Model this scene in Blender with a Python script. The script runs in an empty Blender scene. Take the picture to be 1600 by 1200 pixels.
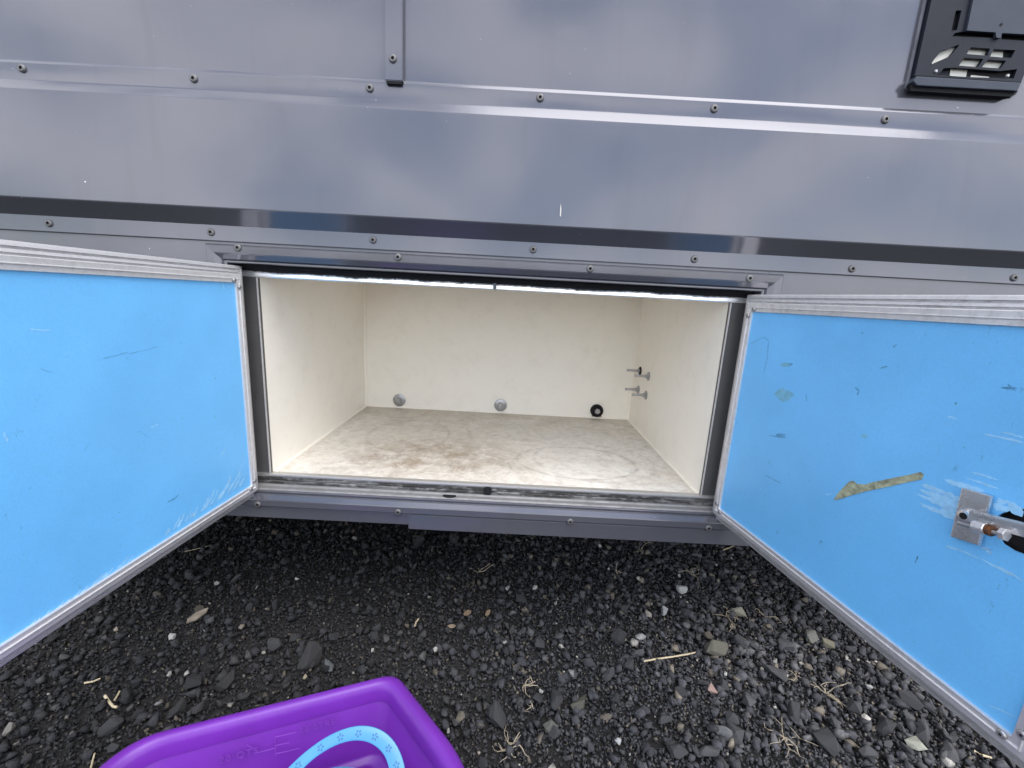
import bpy, bmesh, math, random
import numpy as np
from mathutils import Vector, Matrix
random.seed(7); rng = np.random.default_rng(7)
sc = bpy.context.scene
COL = sc.collection

# ------------------------------------------------------------------ camera
CAMZ = 0.80                                   # camera height above the gravel
F_PX, PITCH, YAW, ROLL = 649.23, -0.2035, 0.0052, 0.0538
CAM = np.array([0.0382, -0.8078, CAMZ])
def cam_axes():
    cy, sy, cp, sp = math.cos(YAW), math.sin(YAW), math.cos(PITCH), math.sin(PITCH)
    fwd = np.array([sy*cp, cy*cp, sp]); right = np.array([cy, -sy, 0.0]); up = np.cross(right, fwd)
    c, s = math.cos(ROLL), math.sin(ROLL)
    return c*right + s*up, -s*right + c*up, fwd
AX_R, AX_U, AX_F = cam_axes()
cd = bpy.data.cameras.new('camera'); cam = bpy.data.objects.new('camera', cd); COL.objects.link(cam)
cd.sensor_width = 36.0; cd.lens = 36.0*F_PX/1600.0; cd.clip_start = 0.02; cd.clip_end = 2000
m = Matrix.Identity(4)
for i in range(3):
    m[i][0], m[i][1], m[i][2], m[i][3] = AX_R[i], AX_U[i], -AX_F[i], CAM[i]
cam.matrix_world = m
sc.camera = cam

# ------------------------------------------------------------------ sky, sun, exposure
SUN_EL, SUN_AZ = 59.0, 32.0                   # azimuth measured from -y (behind the camera) towards +x
world = bpy.data.worlds.new('World'); sc.world = world; world.use_nodes = True
wn, wl = world.node_tree.nodes, world.node_tree.links
for n in list(wn): wn.remove(n)
wo = wn.new('ShaderNodeOutputWorld'); bg = wn.new('ShaderNodeBackground'); bg.inputs['Strength'].default_value = 0.15
sky = wn.new('ShaderNodeTexSky'); sky.sky_type = 'NISHITA'; sky.sun_disc = False
sky.sun_elevation = math.radians(SUN_EL); sky.sun_rotation = math.radians(180-SUN_AZ)
sky.air_density = 1.0; sky.dust_density = 0.7
tc = wn.new('ShaderNodeTexCoord'); mp = wn.new('ShaderNodeMapping'); mp.inputs['Scale'].default_value = (1, 1, 1.8)
nz = wn.new('ShaderNodeTexNoise'); nz.inputs['Scale'].default_value = 4.2; nz.inputs['Detail'].default_value = 5; nz.inputs['Roughness'].default_value = 0.5
rp = wn.new('ShaderNodeValToRGB'); rp.color_ramp.elements[0].position = 0.40; rp.color_ramp.elements[1].position = 0.57
mx = wn.new('ShaderNodeMix'); mx.data_type = 'RGBA'; mx.inputs['B'].default_value = (9.8, 9.8, 10.1, 1)
wl.new(tc.outputs['Generated'], mp.inputs['Vector']); wl.new(mp.outputs['Vector'], nz.inputs['Vector'])
wl.new(nz.outputs['Fac'], rp.inputs['Fac']); wl.new(rp.outputs['Color'], mx.inputs['Factor'])
wl.new(sky.outputs['Color'], mx.inputs['A']); wl.new(mx.outputs['Result'], bg.inputs['Color']); wl.new(bg.outputs['Background'], wo.inputs['Surface'])
sd = bpy.data.lights.new('sun', 'SUN'); sd.energy = 1.3; sd.angle = math.radians(46); sd.color = (1.0, 0.96, 0.9)
sun = bpy.data.objects.new('sun', sd); COL.objects.link(sun)
el, az = math.radians(SUN_EL), math.radians(SUN_AZ)
sdir = Vector((math.sin(az)*math.cos(el), -math.cos(az)*math.cos(el), math.sin(el)))
sun.rotation_euler = sdir.to_track_quat('Z', 'Y').to_euler(); sun.location = (2, -3, 4)
sc.view_settings.view_transform = 'Standard'; sc.view_settings.look = 'None'
sc.view_settings.gamma = 1.0; sc.view_settings.exposure = 1.0
sc.render.engine = 'CYCLES'; sc.cycles.max_bounces = 10; sc.cycles.diffuse_bounces = 6
sc.render.resolution_x, sc.render.resolution_y = 1024, 768

# ------------------------------------------------------------------ pixel (1600x1200) -> a point on a named plane of the place
def ray(px, py): return AX_R*((px-800)/F_PX) - AX_U*((py-600)/F_PX) + AX_F
def on_y(px, py, y): v = ray(px, py); return CAM + v*((y-CAM[1])/v[1])
def on_x(px, py, x): v = ray(px, py); return CAM + v*((x-CAM[0])/v[0])
def on_z(px, py, z): v = ray(px, py); return CAM + v*((z-CAM[2])/v[2])
def on_plane(px, py, p0, n): v = ray(px, py); return CAM + v*(np.dot(np.array(p0)-CAM, n)/np.dot(v, n))

# ------------------------------------------------------------------ materials
def new_mat(name):
    m = bpy.data.materials.new(name); m.use_nodes = True
    nt = m.node_tree; return m, nt.nodes, nt.links, nt.nodes['Principled BSDF']
def noise(N, L, scale, detail=4, rough=0.55, coord='Object', stretch=None, dist=0.0):
    t = N.new('ShaderNodeTexCoord'); n = N.new('ShaderNodeTexNoise')
    n.inputs['Scale'].default_value = scale; n.inputs['Detail'].default_value = detail; n.inputs['Roughness'].default_value = rough; n.inputs['Distortion'].default_value = dist
    if stretch:
        mpn = N.new('ShaderNodeMapping'); mpn.inputs['Scale'].default_value = stretch
        L.new(t.outputs[coord], mpn.inputs['Vector']); L.new(mpn.outputs['Vector'], n.inputs['Vector'])
    else: L.new(t.outputs[coord], n.inputs['Vector'])
    return n.outputs['Fac']
def ramp(N, L, fac, stops):
    r = N.new('ShaderNodeValToRGB'); e = r.color_ramp.elements
    while len(e) < len(stops): e.new(0.5)
    for i, (p, c) in enumerate(stops):
        e[i].position = p; e[i].color = (c, c, c, 1) if not isinstance(c, tuple) else (*c, 1)
    L.new(fac, r.inputs['Fac']); return r.outputs['Color']
def mixc(N, L, fac, a, b):
    x = N.new('ShaderNodeMix'); x.data_type = 'RGBA'
    for v, s in ((fac, 'Factor'), (a, 'A'), (b, 'B')):
        if isinstance(v, (int, float)): x.inputs[s].default_value = v
        elif isinstance(v, tuple): x.inputs[s].default_value = (*v, 1)
        else: L.new(v, x.inputs[s])
    return x.outputs['Result']
def math_n(N, L, op, a, b=0.0, c=0.0):
    x = N.new('ShaderNodeMath'); x.operation = op
    for i, v in enumerate((a, b, c)):
        if isinstance(v, (int, float)): x.inputs[i].default_value = v
        else: L.new(v, x.inputs[i])
    return x.outputs[0]
def bump(N, L, B, h, strength=0.2, dist=0.001):
    b = N.new('ShaderNodeBump'); b.inputs['Strength'].default_value = strength; b.inputs['Distance'].default_value = dist
    L.new(h, b.inputs['Height']); L.new(b.outputs['Normal'], B.inputs['Normal'])

def paint_mat():
    m, N, L, B = new_mat('grey_metallic_paint')
    big = noise(N, L, 2.2, 4, 0.6); fine = noise(N, L, 70, 3)
    streak = noise(N, L, 30, 3, 0.6, stretch=(1.0, 1.0, 0.12))
    c = mixc(N, L, ramp(N, L, big, [(0.3, 0.0), (0.7, 1.0)]), (0.116, 0.118, 0.140), (0.131, 0.133, 0.155))
    c = mixc(N, L, math_n(N, L, 'MULTIPLY', ramp(N, L, streak, [(0.56, 0.0), (0.75, 1.0)]), 0.25), c, (0.10, 0.098, 0.11))
    sp = noise(N, L, 150, 2, 0.5)
    c = mixc(N, L, ramp(N, L, sp, [(0.79, 0.0), (0.81, 1.0)]), c, (0.7, 0.7, 0.72))
    L.new(c, B.inputs['Base Color'])
    B.inputs['Metallic'].default_value = 0.42
    L.new(ramp(N, L, noise(N, L, 6, 4), [(0.3, 0.13), (0.75, 0.20)]), B.inputs['Roughness'])
    wob = noise(N, L, 5, 2)
    h = math_n(N, L, 'ADD', math_n(N, L, 'MULTIPLY', fine, 0.00012), math_n(N, L, 'MULTIPLY', wob, 0.003))
    bump(N, L, B, h, 0.6, 1.0)
    return m
PAINT = paint_mat()
def alu_mat(name, base=0.55, dirty=0.35, rough=0.38, stretch=(1, 1, 1)):
    m, N, L, B = new_mat(name)
    n1 = noise(N, L, 40, 5, 0.65, stretch=stretch); n2 = noise(N, L, 7, 4, 0.6)
    d = math_n(N, L, 'MULTIPLY', ramp(N, L, n1, [(0.42, 0.0), (0.68, 1.0)]), ramp(N, L, n2, [(0.3, 0.15), (0.7, 1.0)]))
    c = mixc(N, L, math_n(N, L, 'MULTIPLY', d, dirty), (base, base*0.985, base*1.0), (0.16, 0.15, 0.14))
    L.new(c, B.inputs['Base Color']); B.inputs['Metallic'].default_value = 0.62
    L.new(ramp(N, L, n1, [(0.3, rough), (0.7, rough+0.2)]), B.inputs['Roughness'])
    bump(N, L, B, math_n(N, L, 'MULTIPLY', n1, 0.00012), 0.4, 1.0)
    return m
ALU = alu_mat('weathered_aluminium', 0.74, 0.32, 0.34, (2.2, 2.2, 2.2))
ALU_GRIME = alu_mat('grimy_aluminium', 0.15, 0.8, 0.45)
LATCH = alu_mat('plated_latch_steel', 0.66, 0.12, 0.18); LATCH.node_tree.nodes['Principled BSDF'].inputs['Metallic'].default_value = 0.75
STEEL = alu_mat('galvanised_steel', 0.42, 0.35, 0.22)
CHROME = alu_mat('worn_chrome', 0.75, 0.12, 0.16)
def simple_mat(name, col, rough=0.5, metallic=0.0, var=0.25, scale=30, bumpd=0.0, spec=0.5):
    m, N, L, B = new_mat(name)
    n = noise(N, L, scale, 5, 0.6)
    d = tuple(x*(1-var) for x in col); e = tuple(min(1, x*(1+var)) for x in col)
    L.new(mixc(N, L, ramp(N, L, n, [(0.3, 0.0), (0.7, 1.0)]), d, e), B.inputs['Base Color'])
    B.inputs['Roughness'].default_value = rough; B.inputs['Metallic'].default_value = metallic
    B.inputs['Specular IOR Level'].default_value = spec
    if bumpd: bump(N, L, B, math_n(N, L, 'MULTIPLY', n, bumpd), 0.6, 1.0)
    return m
BLACK = simple_mat('black_rubber', (0.010, 0.010, 0.012), 0.75, spec=0.25)
VENT = simple_mat('dark_slate_plastic', (0.013, 0.0155, 0.024), 0.5, 0, 0.2, 14, 0.0003, 0.2)
VENT2 = simple_mat('lighter_slate_plastic', (0.046, 0.054, 0.074), 0.55, 0, 0.12, 22, 0.0003, 0.25)  # lighter slate tone; on the lower bar it paints the lit face
SEALANT = simple_mat('grey_sealant', (0.16, 0.165, 0.19), 0.55, 0, 0.3, 25)
CREAM = simple_mat('cream_plastic', (0.62, 0.60, 0.54), 0.5, 0, 0.08, 20)
RUST = simple_mat('rusty_brass', (0.20, 0.085, 0.04), 0.45, 0.6, 0.5, 220)
UNDER = simple_mat('dark_underbody', (0.03, 0.03, 0.032), 0.85, 0, 0.3, 6)
DOORCORE = simple_mat('dark_door_core', (0.012, 0.012, 0.014), 0.9)  # near-black colour paints the shade inside the latch hole

def header_mat():
    # aluminium lip with the black residue of an old weatherstrip, ragged along its lower edge
    m, N, L, B = new_mat('aluminium_with_black_seal_residue')
    t = N.new('ShaderNodeTexCoord'); s = N.new('ShaderNodeSeparateXYZ'); L.new(t.outputs['Object'], s.inputs['Vector'])
    r = math_n(N, L, 'ADD', math_n(N, L, 'MULTIPLY', math_n(N, L, 'SUBTRACT', noise(N, L, 9, 5, 0.6, stretch=(1, 1, 0.3)), 0.5), 0.014),
               math_n(N, L, 'MULTIPLY', math_n(N, L, 'SUBTRACT', noise(N, L, 120, 3, 0.7), 0.5), 0.005))
    e = math_n(N, L, 'ADD', s.outputs['Z'], r)
    k = ramp(N, L, math_n(N, L, 'MULTIPLY_ADD', e, 40.0, 0.0), [(0.30, 0.0), (0.42, 1.0)])
    n2 = noise(N, L, 160, 4, 0.7)
    L.new(mixc(N, L, k, (0.92, 0.92, 0.92), mixc(N, L, n2, (0.006, 0.006, 0.007), (0.04, 0.038, 0.036))), B.inputs['Base Color'])
    L.new(math_n(N, L, 'SUBTRACT', 0.6, math_n(N, L, 'MULTIPLY', k, 0.6)), B.inputs['Metallic'])
    L.new(math_n(N, L, 'MULTIPLY_ADD', k, 0.6, 0.18), B.inputs['Roughness'])
    bump(N, L, B, math_n(N, L, 'MULTIPLY', math_n(N, L, 'MULTIPLY', k, n2), 0.002), 0.8, 1.0)
    return m
HEADER = header_mat()
def sill_mat():
    m, N, L, B = new_mat('aluminium_sill_with_grime_band')
    n1 = noise(N, L, 6, 5, 0.7, stretch=(1.0, 1.0, 9.0)); n2 = noise(N, L, 90, 4, 0.7, stretch=(0.4, 1, 1))
    k = math_n(N, L, 'MULTIPLY', ramp(N, L, n1, [(0.28, 0.35), (0.5, 1.0)]), ramp(N, L, n2, [(0.22, 0.45), (0.5, 1.0)]))
    t = N.new('ShaderNodeTexCoord'); s = N.new('ShaderNodeSeparateXYZ'); L.new(t.outputs['Object'], s.inputs['Vector'])
    top = ramp(N, L, math_n(N, L, 'MULTIPLY_ADD', s.outputs['Z'], 30.0, 1.0), [(0.80, 1.0), (0.9, 0.0)])
    k = math_n(N, L, 'MULTIPLY', k, top)
    L.new(mixc(N, L, k, (0.55, 0.54, 0.53), (0.035, 0.033, 0.032)), B.inputs['Base Color'])
    L.new(math_n(N, L, 'SUBTRACT', 0.7, math_n(N, L, 'MULTIPLY', k, 0.6)), B.inputs['Metallic'])
    L.new(math_n(N, L, 'MULTIPLY_ADD', k, 0.35, 0.32), B.inputs['Roughness'])
    bump(N, L, B, math_n(N, L, 'MULTIPLY', n2, 0.0008), 0.6, 1.0)
    return m
SILL = sill_mat()
LEDGE = alu_mat('dusty_aluminium_ledge', 0.27, 0.6, 0.6)

def liner_mat():
    m, N, L, B = new_mat('scuffed_cream_white_liner')
    n1 = noise(N, L, 3.5, 5, 0.6); n2 = noise(N, L, 22, 6, 0.7); n3 = noise(N, L, 60, 4, 0.7, stretch=(1, 1, 0.5))
    c = mixc(N, L, ramp(N, L, n1, [(0.3, 0.0), (0.7, 1.0)]), (0.93, 0.875, 0.775), (0.945, 0.90, 0.81))
    c = mixc(N, L, math_n(N, L, 'MULTIPLY', ramp(N, L, n2, [(0.50, 0.0), (0.74, 1.0)]), 0.16), c, (0.62, 0.54, 0.43))
    c = mixc(N, L, math_n(N, L, 'MULTIPLY', ramp(N, L, n3, [(0.70, 0.0), (0.77, 1.0)]), 0.6), c, (0.16, 0.145, 0.13))
    L.new(c, B.inputs['Base Color']); B.inputs['Roughness'].default_value = 0.42
    bump(N, L, B, math_n(N, L, 'MULTIPLY', noise(N, L, 140, 3), 0.0005), 0.4, 1.0)
    return m
LINER = liner_mat()
def floor_mat():
    m, N, L, B = new_mat('stained_white_floor')
    t = N.new('ShaderNodeTexCoord'); s = N.new('ShaderNodeSeparateXYZ'); L.new(t.outputs['Object'], s.inputs['Vector'])
    n1 = noise(N, L, 6, 8, 0.72, dist=0.5); n2 = noise(N, L, 26, 7, 0.75, dist=0.3); n3 = noise(N, L, 75, 4, 0.7)
    sw = noise(N, L, 9, 8, 0.72, stretch=(1.0, 1.6, 1), dist=0.7)
    def blob(cx, cy, rx, ry):
        dx = math_n(N, L, 'DIVIDE', math_n(N, L, 'SUBTRACT', s.outputs['X'], cx), rx); dy = math_n(N, L, 'DIVIDE', math_n(N, L, 'SUBTRACT', s.outputs['Y'], cy), ry)
        return math_n(N, L, 'SQRT', math_n(N, L, 'ADD', math_n(N, L, 'MULTIPLY', dx, dx), math_n(N, L, 'MULTIPLY', dy, dy)))
    base = mixc(N, L, ramp(N, L, n1, [(0.35, 0.0), (0.65, 1.0)]), (0.86, 0.835, 0.785), (0.74, 0.70, 0.635))
    c = mixc(N, L, math_n(N, L, 'MULTIPLY', ramp(N, L, sw, [(0.46, 0.0), (0.64, 1.0)]), 0.35), base, (0.40, 0.33, 0.25))
    b1 = ramp(N, L, math_n(N, L, 'ADD', blob(-0.15, 0.15, 0.27, 0.17), math_n(N, L, 'MULTIPLY', math_n(N, L, 'SUBTRACT', n1, 0.5), 1.8)), [(0.35, 1.0), (1.0, 0.0)])
    c = mixc(N, L, math_n(N, L, 'MULTIPLY', math_n(N, L, 'MULTIPLY', b1, ramp(N, L, n2, [(0.38, 0.0), (0.64, 1.0)])), 0.85), c, (0.22, 0.145, 0.08))
    b0 = ramp(N, L, math_n(N, L, 'ADD', blob(-0.12, 0.24, 0.40, 0.34), math_n(N, L, 'MULTIPLY', math_n(N, L, 'SUBTRACT', sw, 0.5), 2.2)), [(0.2, 1.0), (1.1, 0.0)])
    c = mixc(N, L, math_n(N, L, 'MULTIPLY', b0, 0.28), c, (0.46, 0.36, 0.24))
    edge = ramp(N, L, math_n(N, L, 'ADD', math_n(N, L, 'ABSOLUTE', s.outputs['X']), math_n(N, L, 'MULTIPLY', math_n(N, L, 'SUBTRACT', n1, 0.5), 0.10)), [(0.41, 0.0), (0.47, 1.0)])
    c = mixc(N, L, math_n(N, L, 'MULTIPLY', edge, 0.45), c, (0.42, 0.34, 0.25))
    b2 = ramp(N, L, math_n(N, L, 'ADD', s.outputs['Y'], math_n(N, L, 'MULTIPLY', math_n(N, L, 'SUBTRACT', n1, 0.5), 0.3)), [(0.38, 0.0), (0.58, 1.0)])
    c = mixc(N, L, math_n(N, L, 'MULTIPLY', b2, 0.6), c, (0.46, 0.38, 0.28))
    for cx, cy, rx, ry, k in ((0.215, 0.16, 0.145, 0.10, 0.6), (-0.235, 0.30, 0.11, 0.13, 0.4), (-0.02, 0.10, 0.07, 0.075, 0.45), (-0.2, 0.28, 0.14, 0.16, 0.25), (0.26, 0.17, 0.15, 0.12, 0.3)):
        r = math_n(N, L, 'ADD', blob(cx, cy, rx, ry), math_n(N, L, 'MULTIPLY', math_n(N, L, 'SUBTRACT', n1, 0.5), 0.18))
        ring = ramp(N, L, math_n(N, L, 'ABSOLUTE', math_n(N, L, 'SUBTRACT', r, 1.0)), [(0.0, 1.0), (0.06, 0.0)])
        c = mixc(N, L, math_n(N, L, 'MULTIPLY', math_n(N, L, 'MULTIPLY', ring, ramp(N, L, n2, [(0.38, 0.0), (0.62, 1.0)])), k), c, (0.2, 0.165, 0.125))
    n5 = noise(N, L, 48, 9, 0.8); c = mixc(N, L, math_n(N, L, 'MULTIPLY', ramp(N, L, n5, [(0.46, 0.0), (0.64, 1.0)]), 0.38), c, (0.30, 0.25, 0.20))
    n6 = noise(N, L, 30, 6, 0.7, stretch=(0.25, 1.6, 1), dist=0.4); c = mixc(N, L, math_n(N, L, 'MULTIPLY', ramp(N, L, n6, [(0.60, 0.0), (0.66, 1.0)]), 0.35), c, (0.85, 0.83, 0.80))
    c = mixc(N, L, math_n(N, L, 'MULTIPLY', ramp(N, L, n3, [(0.64, 0.0), (0.74, 1.0)]), 0.6), c, (0.12, 0.09, 0.07))
    L.new(c, B.inputs['Base Color']); B.inputs['Roughness'].default_value = 0.5
    bump(N, L, B, math_n(N, L, 'MULTIPLY', n2, 0.0012), 0.4, 1.0)
    return m
FLOORM = floor_mat()

def blue_mat(name, col):
    m, N, L, B = new_mat(name)
    n1 = noise(N, L, 5, 5, 0.6); n2 = noise(N, L, 55, 4, 0.75, stretch=(1, 1.8, 0.8)); n3 = noise(N, L, 14, 5, 0.65); n4 = noise(N, L, 110, 2, 0.5)
    c = mixc(N, L, ramp(N, L, n1, [(0.3, 0.0), (0.7, 1.0)]), tuple(x*0.90 for x in col), tuple(min(1, x*1.07) for x in col))
    gr = noise(N, L, 420, 2, 0.6); c = mixc(N, L, math_n(N, L, 'MULTIPLY', ramp(N, L, gr, [(0.4, 0.0), (0.7, 1.0)]), 0.16), c, tuple(x*0.55 for x in col))
    sm = noise(N, L, 2.6, 6, 0.62, dist=0.8); c = mixc(N, L, math_n(N, L, 'MULTIPLY', ramp(N, L, sm, [(0.5, 0.0), (0.72, 1.0)]), 0.22), c, tuple(x*0.72 for x in col))
    gate = ramp(N, L, n3, [(0.50, 0.0), (0.62, 1.0)])
    c = mixc(N, L, math_n(N, L, 'MULTIPLY', math_n(N, L, 'MULTIPLY', ramp(N, L, n2, [(0.63, 0.0), (0.70, 1.0)]), gate), 0.55), c, (0.03, 0.10, 0.20))
    c = mixc(N, L, math_n(N, L, 'MULTIPLY', ramp(N, L, n4, [(0.76, 0.0), (0.80, 1.0)]), 0.6), c, (0.05, 0.12, 0.2))
    L.new(c, B.inputs['Base Color']); L.new(ramp(N, L, n3, [(0.3, 0.30), (0.7, 0.42)]), B.inputs['Roughness'])
    bump(N, L, B, math_n(N, L, 'MULTIPLY', noise(N, L, 200, 2), 0.0003), 0.4, 1.0)
    return m
BLUE = blue_mat('sky_blue_laminate', (0.16, 0.51, 0.92))
SCRATCH = simple_mat('pale_scratched_laminate', (0.30, 0.60, 0.90), 0.6, 0, 0.15, 120)
TAPE = simple_mat('old_olive_tape', (0.33, 0.35, 0.24), 0.5, 0, 0.55, 95, 0.006)
RESIDUE = simple_mat('green_glue_residue', (0.16, 0.42, 0.60), 0.5, 0, 0.2, 90)
SMUDGE = simple_mat('dark_scuff', (0.08, 0.28, 0.50), 0.6, 0, 0.3, 120)
PURPLE = simple_mat('purple_plastic', (0.128, 0.017, 0.295), 0.42, 0, 0.10, 12, 0.0002)
PURPLE_L = simple_mat('lighter_purple_plastic', (0.165, 0.035, 0.34), 0.45, 0, 0.1, 40)  # slightly lighter tub purple for the lettering and graduation lines
LBLUE = simple_mat('light_blue_plastic', (0.05, 0.225, 0.45), 0.35, 0, 0.06, 20)
DBLUE = simple_mat('cutout_shade_blue', (0.02, 0.11, 0.25), 0.5, 0, 0.1, 20)  # darker handle blue, shade of the punched holes put into the colour
STRAW = simple_mat('dry_straw', (0.50, 0.42, 0.28), 0.8, 0, 0.3, 60)
ROOTM = simple_mat('dry_root', (0.36, 0.305, 0.225), 0.85, 0, 0.35, 60)
WOODCHIP = simple_mat('brown_wood_chip', (0.27, 0.19, 0.12), 0.85, 0, 0.3, 60)

# ------------------------------------------------------------------ mesh helpers
def link(o, parent=None):
    COL.objects.link(o)
    if parent is not None: o.parent = parent
    return o
def obj(name, verts, faces, mats, parent=None, smooth=False, bevel=0.0, segs=2, idx=None):
    me = bpy.data.meshes.new(name); me.from_pydata([tuple(map(float, v)) for v in verts], [], faces)
    if not isinstance(mats, (list, tuple)): mats = [mats]
    for mm in mats: me.materials.append(mm)
    bm = bmesh.new(); bm.from_mesh(me)
    if bevel: bmesh.ops.bevel(bm, geom=list(bm.edges), offset=bevel, segments=segs, affect='EDGES', clamp_overlap=True)
    bmesh.ops.recalc_face_normals(bm, faces=bm.faces[:])
    bm.to_mesh(me); bm.free()
    if idx:
        for p, k in zip(me.polygons, idx): p.material_index = k
    if smooth:
        for p in me.polygons: p.use_smooth = True
        try: me.set_sharp_from_angle(angle=math.radians(40))
        except Exception: pass
    return link(bpy.data.objects.new(name, me), parent)
def thing(name, label, cat, loc=(0, 0, 0), group=None):
    o = bpy.data.objects.new(name, None); COL.objects.link(o); o.location = loc; o.empty_display_size = 0.05
    o['label'] = label; o['category'] = cat
    if group: o['group'] = group
    return o
def tag(o, label, cat, group=None):
    o['label'] = label; o['category'] = cat
    if group: o['group'] = group
    return o
def box_vf(x0, x1, y0, y1, z0, z1):
    v = [(x, y, z) for x in (x0, x1) for y in (y0, y1) for z in (z0, z1)]
    f = [(0, 1, 3, 2), (4, 6, 7, 5), (0, 4, 5, 1), (2, 3, 7, 6), (0, 2, 6, 4), (1, 5, 7, 3)]
    return v, f
def box(name, x0, x1, y0, y1, z0, z1, mat, parent=None, bevel=0.0):
    v, f = box_vf(x0, x1, y0, y1, z0, z1); return obj(name, v, f, mat, parent, bevel > 0, bevel)
def extrude_x(name, prof, x0, x1, mat, parent=None, smooth=False, closed=True, local=True):
    # prof: list of (y, z); object origin at the first profile point so that object-space textures are local
    oy, oz = prof[0]; n = len(prof)
    v = [(x0, y-oy, z-oz) for y, z in prof] + [(x1, y-oy, z-oz) for y, z in prof]
    f = [(i, (i+1) % n, n+(i+1) % n, n+i) for i in range(n if closed else n-1)]
    if closed: f += [tuple(range(n)), tuple(range(2*n-1, n-1, -1))]
    o = obj(name, v, f, mat, parent, smooth); o.location = (0, oy, oz); return o
def lathe(name, prof, origin, axis, mats, parent=None, seg=20, idx=None, smooth=True):
    # prof: list of (radius, height along axis)
    a = Vector(axis).normalized(); u = a.orthogonal().normalized(); w = a.cross(u)
    vs, fs, mi = [], [], []
    for r, h in prof:
        for k in range(seg):
            t = 2*math.pi*k/seg; vs.append(a*h + (u*math.cos(t) + w*math.sin(t))*r)
    for i in range(len(prof)-1):
        for k in range(seg):
            k2 = (k+1) % seg; fs.append((i*seg+k, i*seg+k2, (i+1)*seg+k2, (i+1)*seg+k)); mi.append(idx[i] if idx else 0)
    fs.append(tuple((len(prof)-1)*seg+k for k in range(seg))); mi.append(idx[-1] if idx else 0)
    fs.append(tuple(k for k in range(seg-1, -1, -1))); mi.append(0)
    o = obj(name, vs, fs, mats, parent, smooth, idx=mi); o.location = origin; return o
def tube_vf(pts, rads, seg=6):
    vs, fs = [], []; pts = [Vector(p) for p in pts]
    for i, p in enumerate(pts):
        d = (pts[min(i+1, len(pts)-1)] - pts[max(i-1, 0)]).normalized(); u = d.orthogonal().normalized(); w = d.cross(u)
        for k in range(seg):
            t = 2*math.pi*k/seg; vs.append(p + (u*math.cos(t) + w*math.sin(t))*rads[i])
    n = len(pts)
    for i in range(n-1):
        for k in range(seg): fs.append((i*seg+k, i*seg+(k+1) % seg, (i+1)*seg+(k+1) % seg, (i+1)*seg+k))
    fs.append(tuple(range(seg-1, -1, -1))); fs.append(tuple((n-1)*seg+k for k in range(seg)))
    return vs, fs
def plate(name, outer, holes, thick, to3d, mat, parent=None, bevel=0.0):
    # a flat sheet with holes, its outline given in 2-D (a, b); to3d(a, b, t) places it; thickness from t=0 to t=-thick
    cu = bpy.data.curves.new(name, 'CURVE'); cu.dimensions = '2D'; cu.fill_mode = 'BOTH'; cu.extrude = thick/2
    if bevel: cu.bevel_depth = bevel; cu.offset = -bevel; cu.bevel_resolution = 1
    for lp in [outer] + list(holes):
        s = cu.splines.new('POLY'); s.points.add(len(lp)-1); s.use_cyclic_u = True
        for p, q in zip(s.points, lp): p.co = (q[0], q[1], 0, 1)
    tmp = bpy.data.objects.new(name, cu); COL.objects.link(tmp)
    dg = bpy.context.evaluated_depsgraph_get(); me = bpy.data.meshes.new_from_object(tmp.evaluated_get(dg))
    bpy.data.objects.remove(tmp); bpy.data.curves.remove(cu)
    vs = [to3d(v.co.x, v.co.y, v.co.z - thick/2 - bevel) for v in me.vertices]; fs = [tuple(p.vertices) for p in me.polygons]
    bpy.data.meshes.remove(me)
    return obj(name, vs, fs, mat, parent)
def mitred(name, rect, prof, to3d, mat, parent, names=None, smooth=False):
    # four mitred rails round rect=(a0,b0,a1,b1); prof (inset, height)
    a0, b0, a1, b1 = rect; out = []
    def corners(w): return [(a0+w, b0+w), (a1-w, b0+w), (a1-w, b1-w), (a0+w, b1-w)]
    n = len(prof)
    for k in range(4):
        vs = []
        for w, t in prof: vs.append(to3d(*corners(w)[k], t))
        for w, t in prof: vs.append(to3d(*corners(w)[(k+1) % 4], t))
        fs = [(i, (i+1) % n, n+(i+1) % n, n+i) for i in range(n)]
        out.append(obj((names[k] if names else name), vs, fs, mat, parent, smooth))
    return out

# ------------------------------------------------------------------ ground
ground = obj('gravel_ground', [(-300, -300, 0), (300, -300, 0), (300, 300, 0), (-300, 300, 0)], [(0, 1, 2, 3)], BLACK)
def ground_mat():
    m, N, L, B = new_mat('dark_gravel_dirt')
    t = N.new('ShaderNodeTexCoord'); vo = N.new('ShaderNodeTexVoronoi'); vo.inputs['Scale'].default_value = 75
    L.new(t.outputs['Object'], vo.inputs['Vector'])
    n1 = noise(N, L, 160, 6, 0.7); n2 = noise(N, L, 3, 5)
    c = mixc(N, L, n1, (0.012, 0.012, 0.013), (0.032, 0.031, 0.031))
    c = mixc(N, L, math_n(N, L, 'MULTIPLY', vo.outputs['Distance'], 0.3), c, (0.03, 0.03, 0.032))
    c = mixc(N, L, math_n(N, L, 'MULTIPLY', ramp(N, L, n2, [(0.4, 0.0), (0.7, 1.0)]), 0.3), c, (0.025, 0.022, 0.019))
    L.new(c, B.inputs['Base Color']); B.inputs['Roughness'].default_value = 0.95
    h = math_n(N, L, 'ADD', math_n(N, L, 'MULTIPLY', vo.outputs['Distance'], -0.010), math_n(N, L, 'MULTIPLY', n1, 0.006))
    bump(N, L, B, h, 1.0, 1.0)
    return m
ground.data.materials[0] = ground_mat(); ground['kind'] = 'structure'

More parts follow.
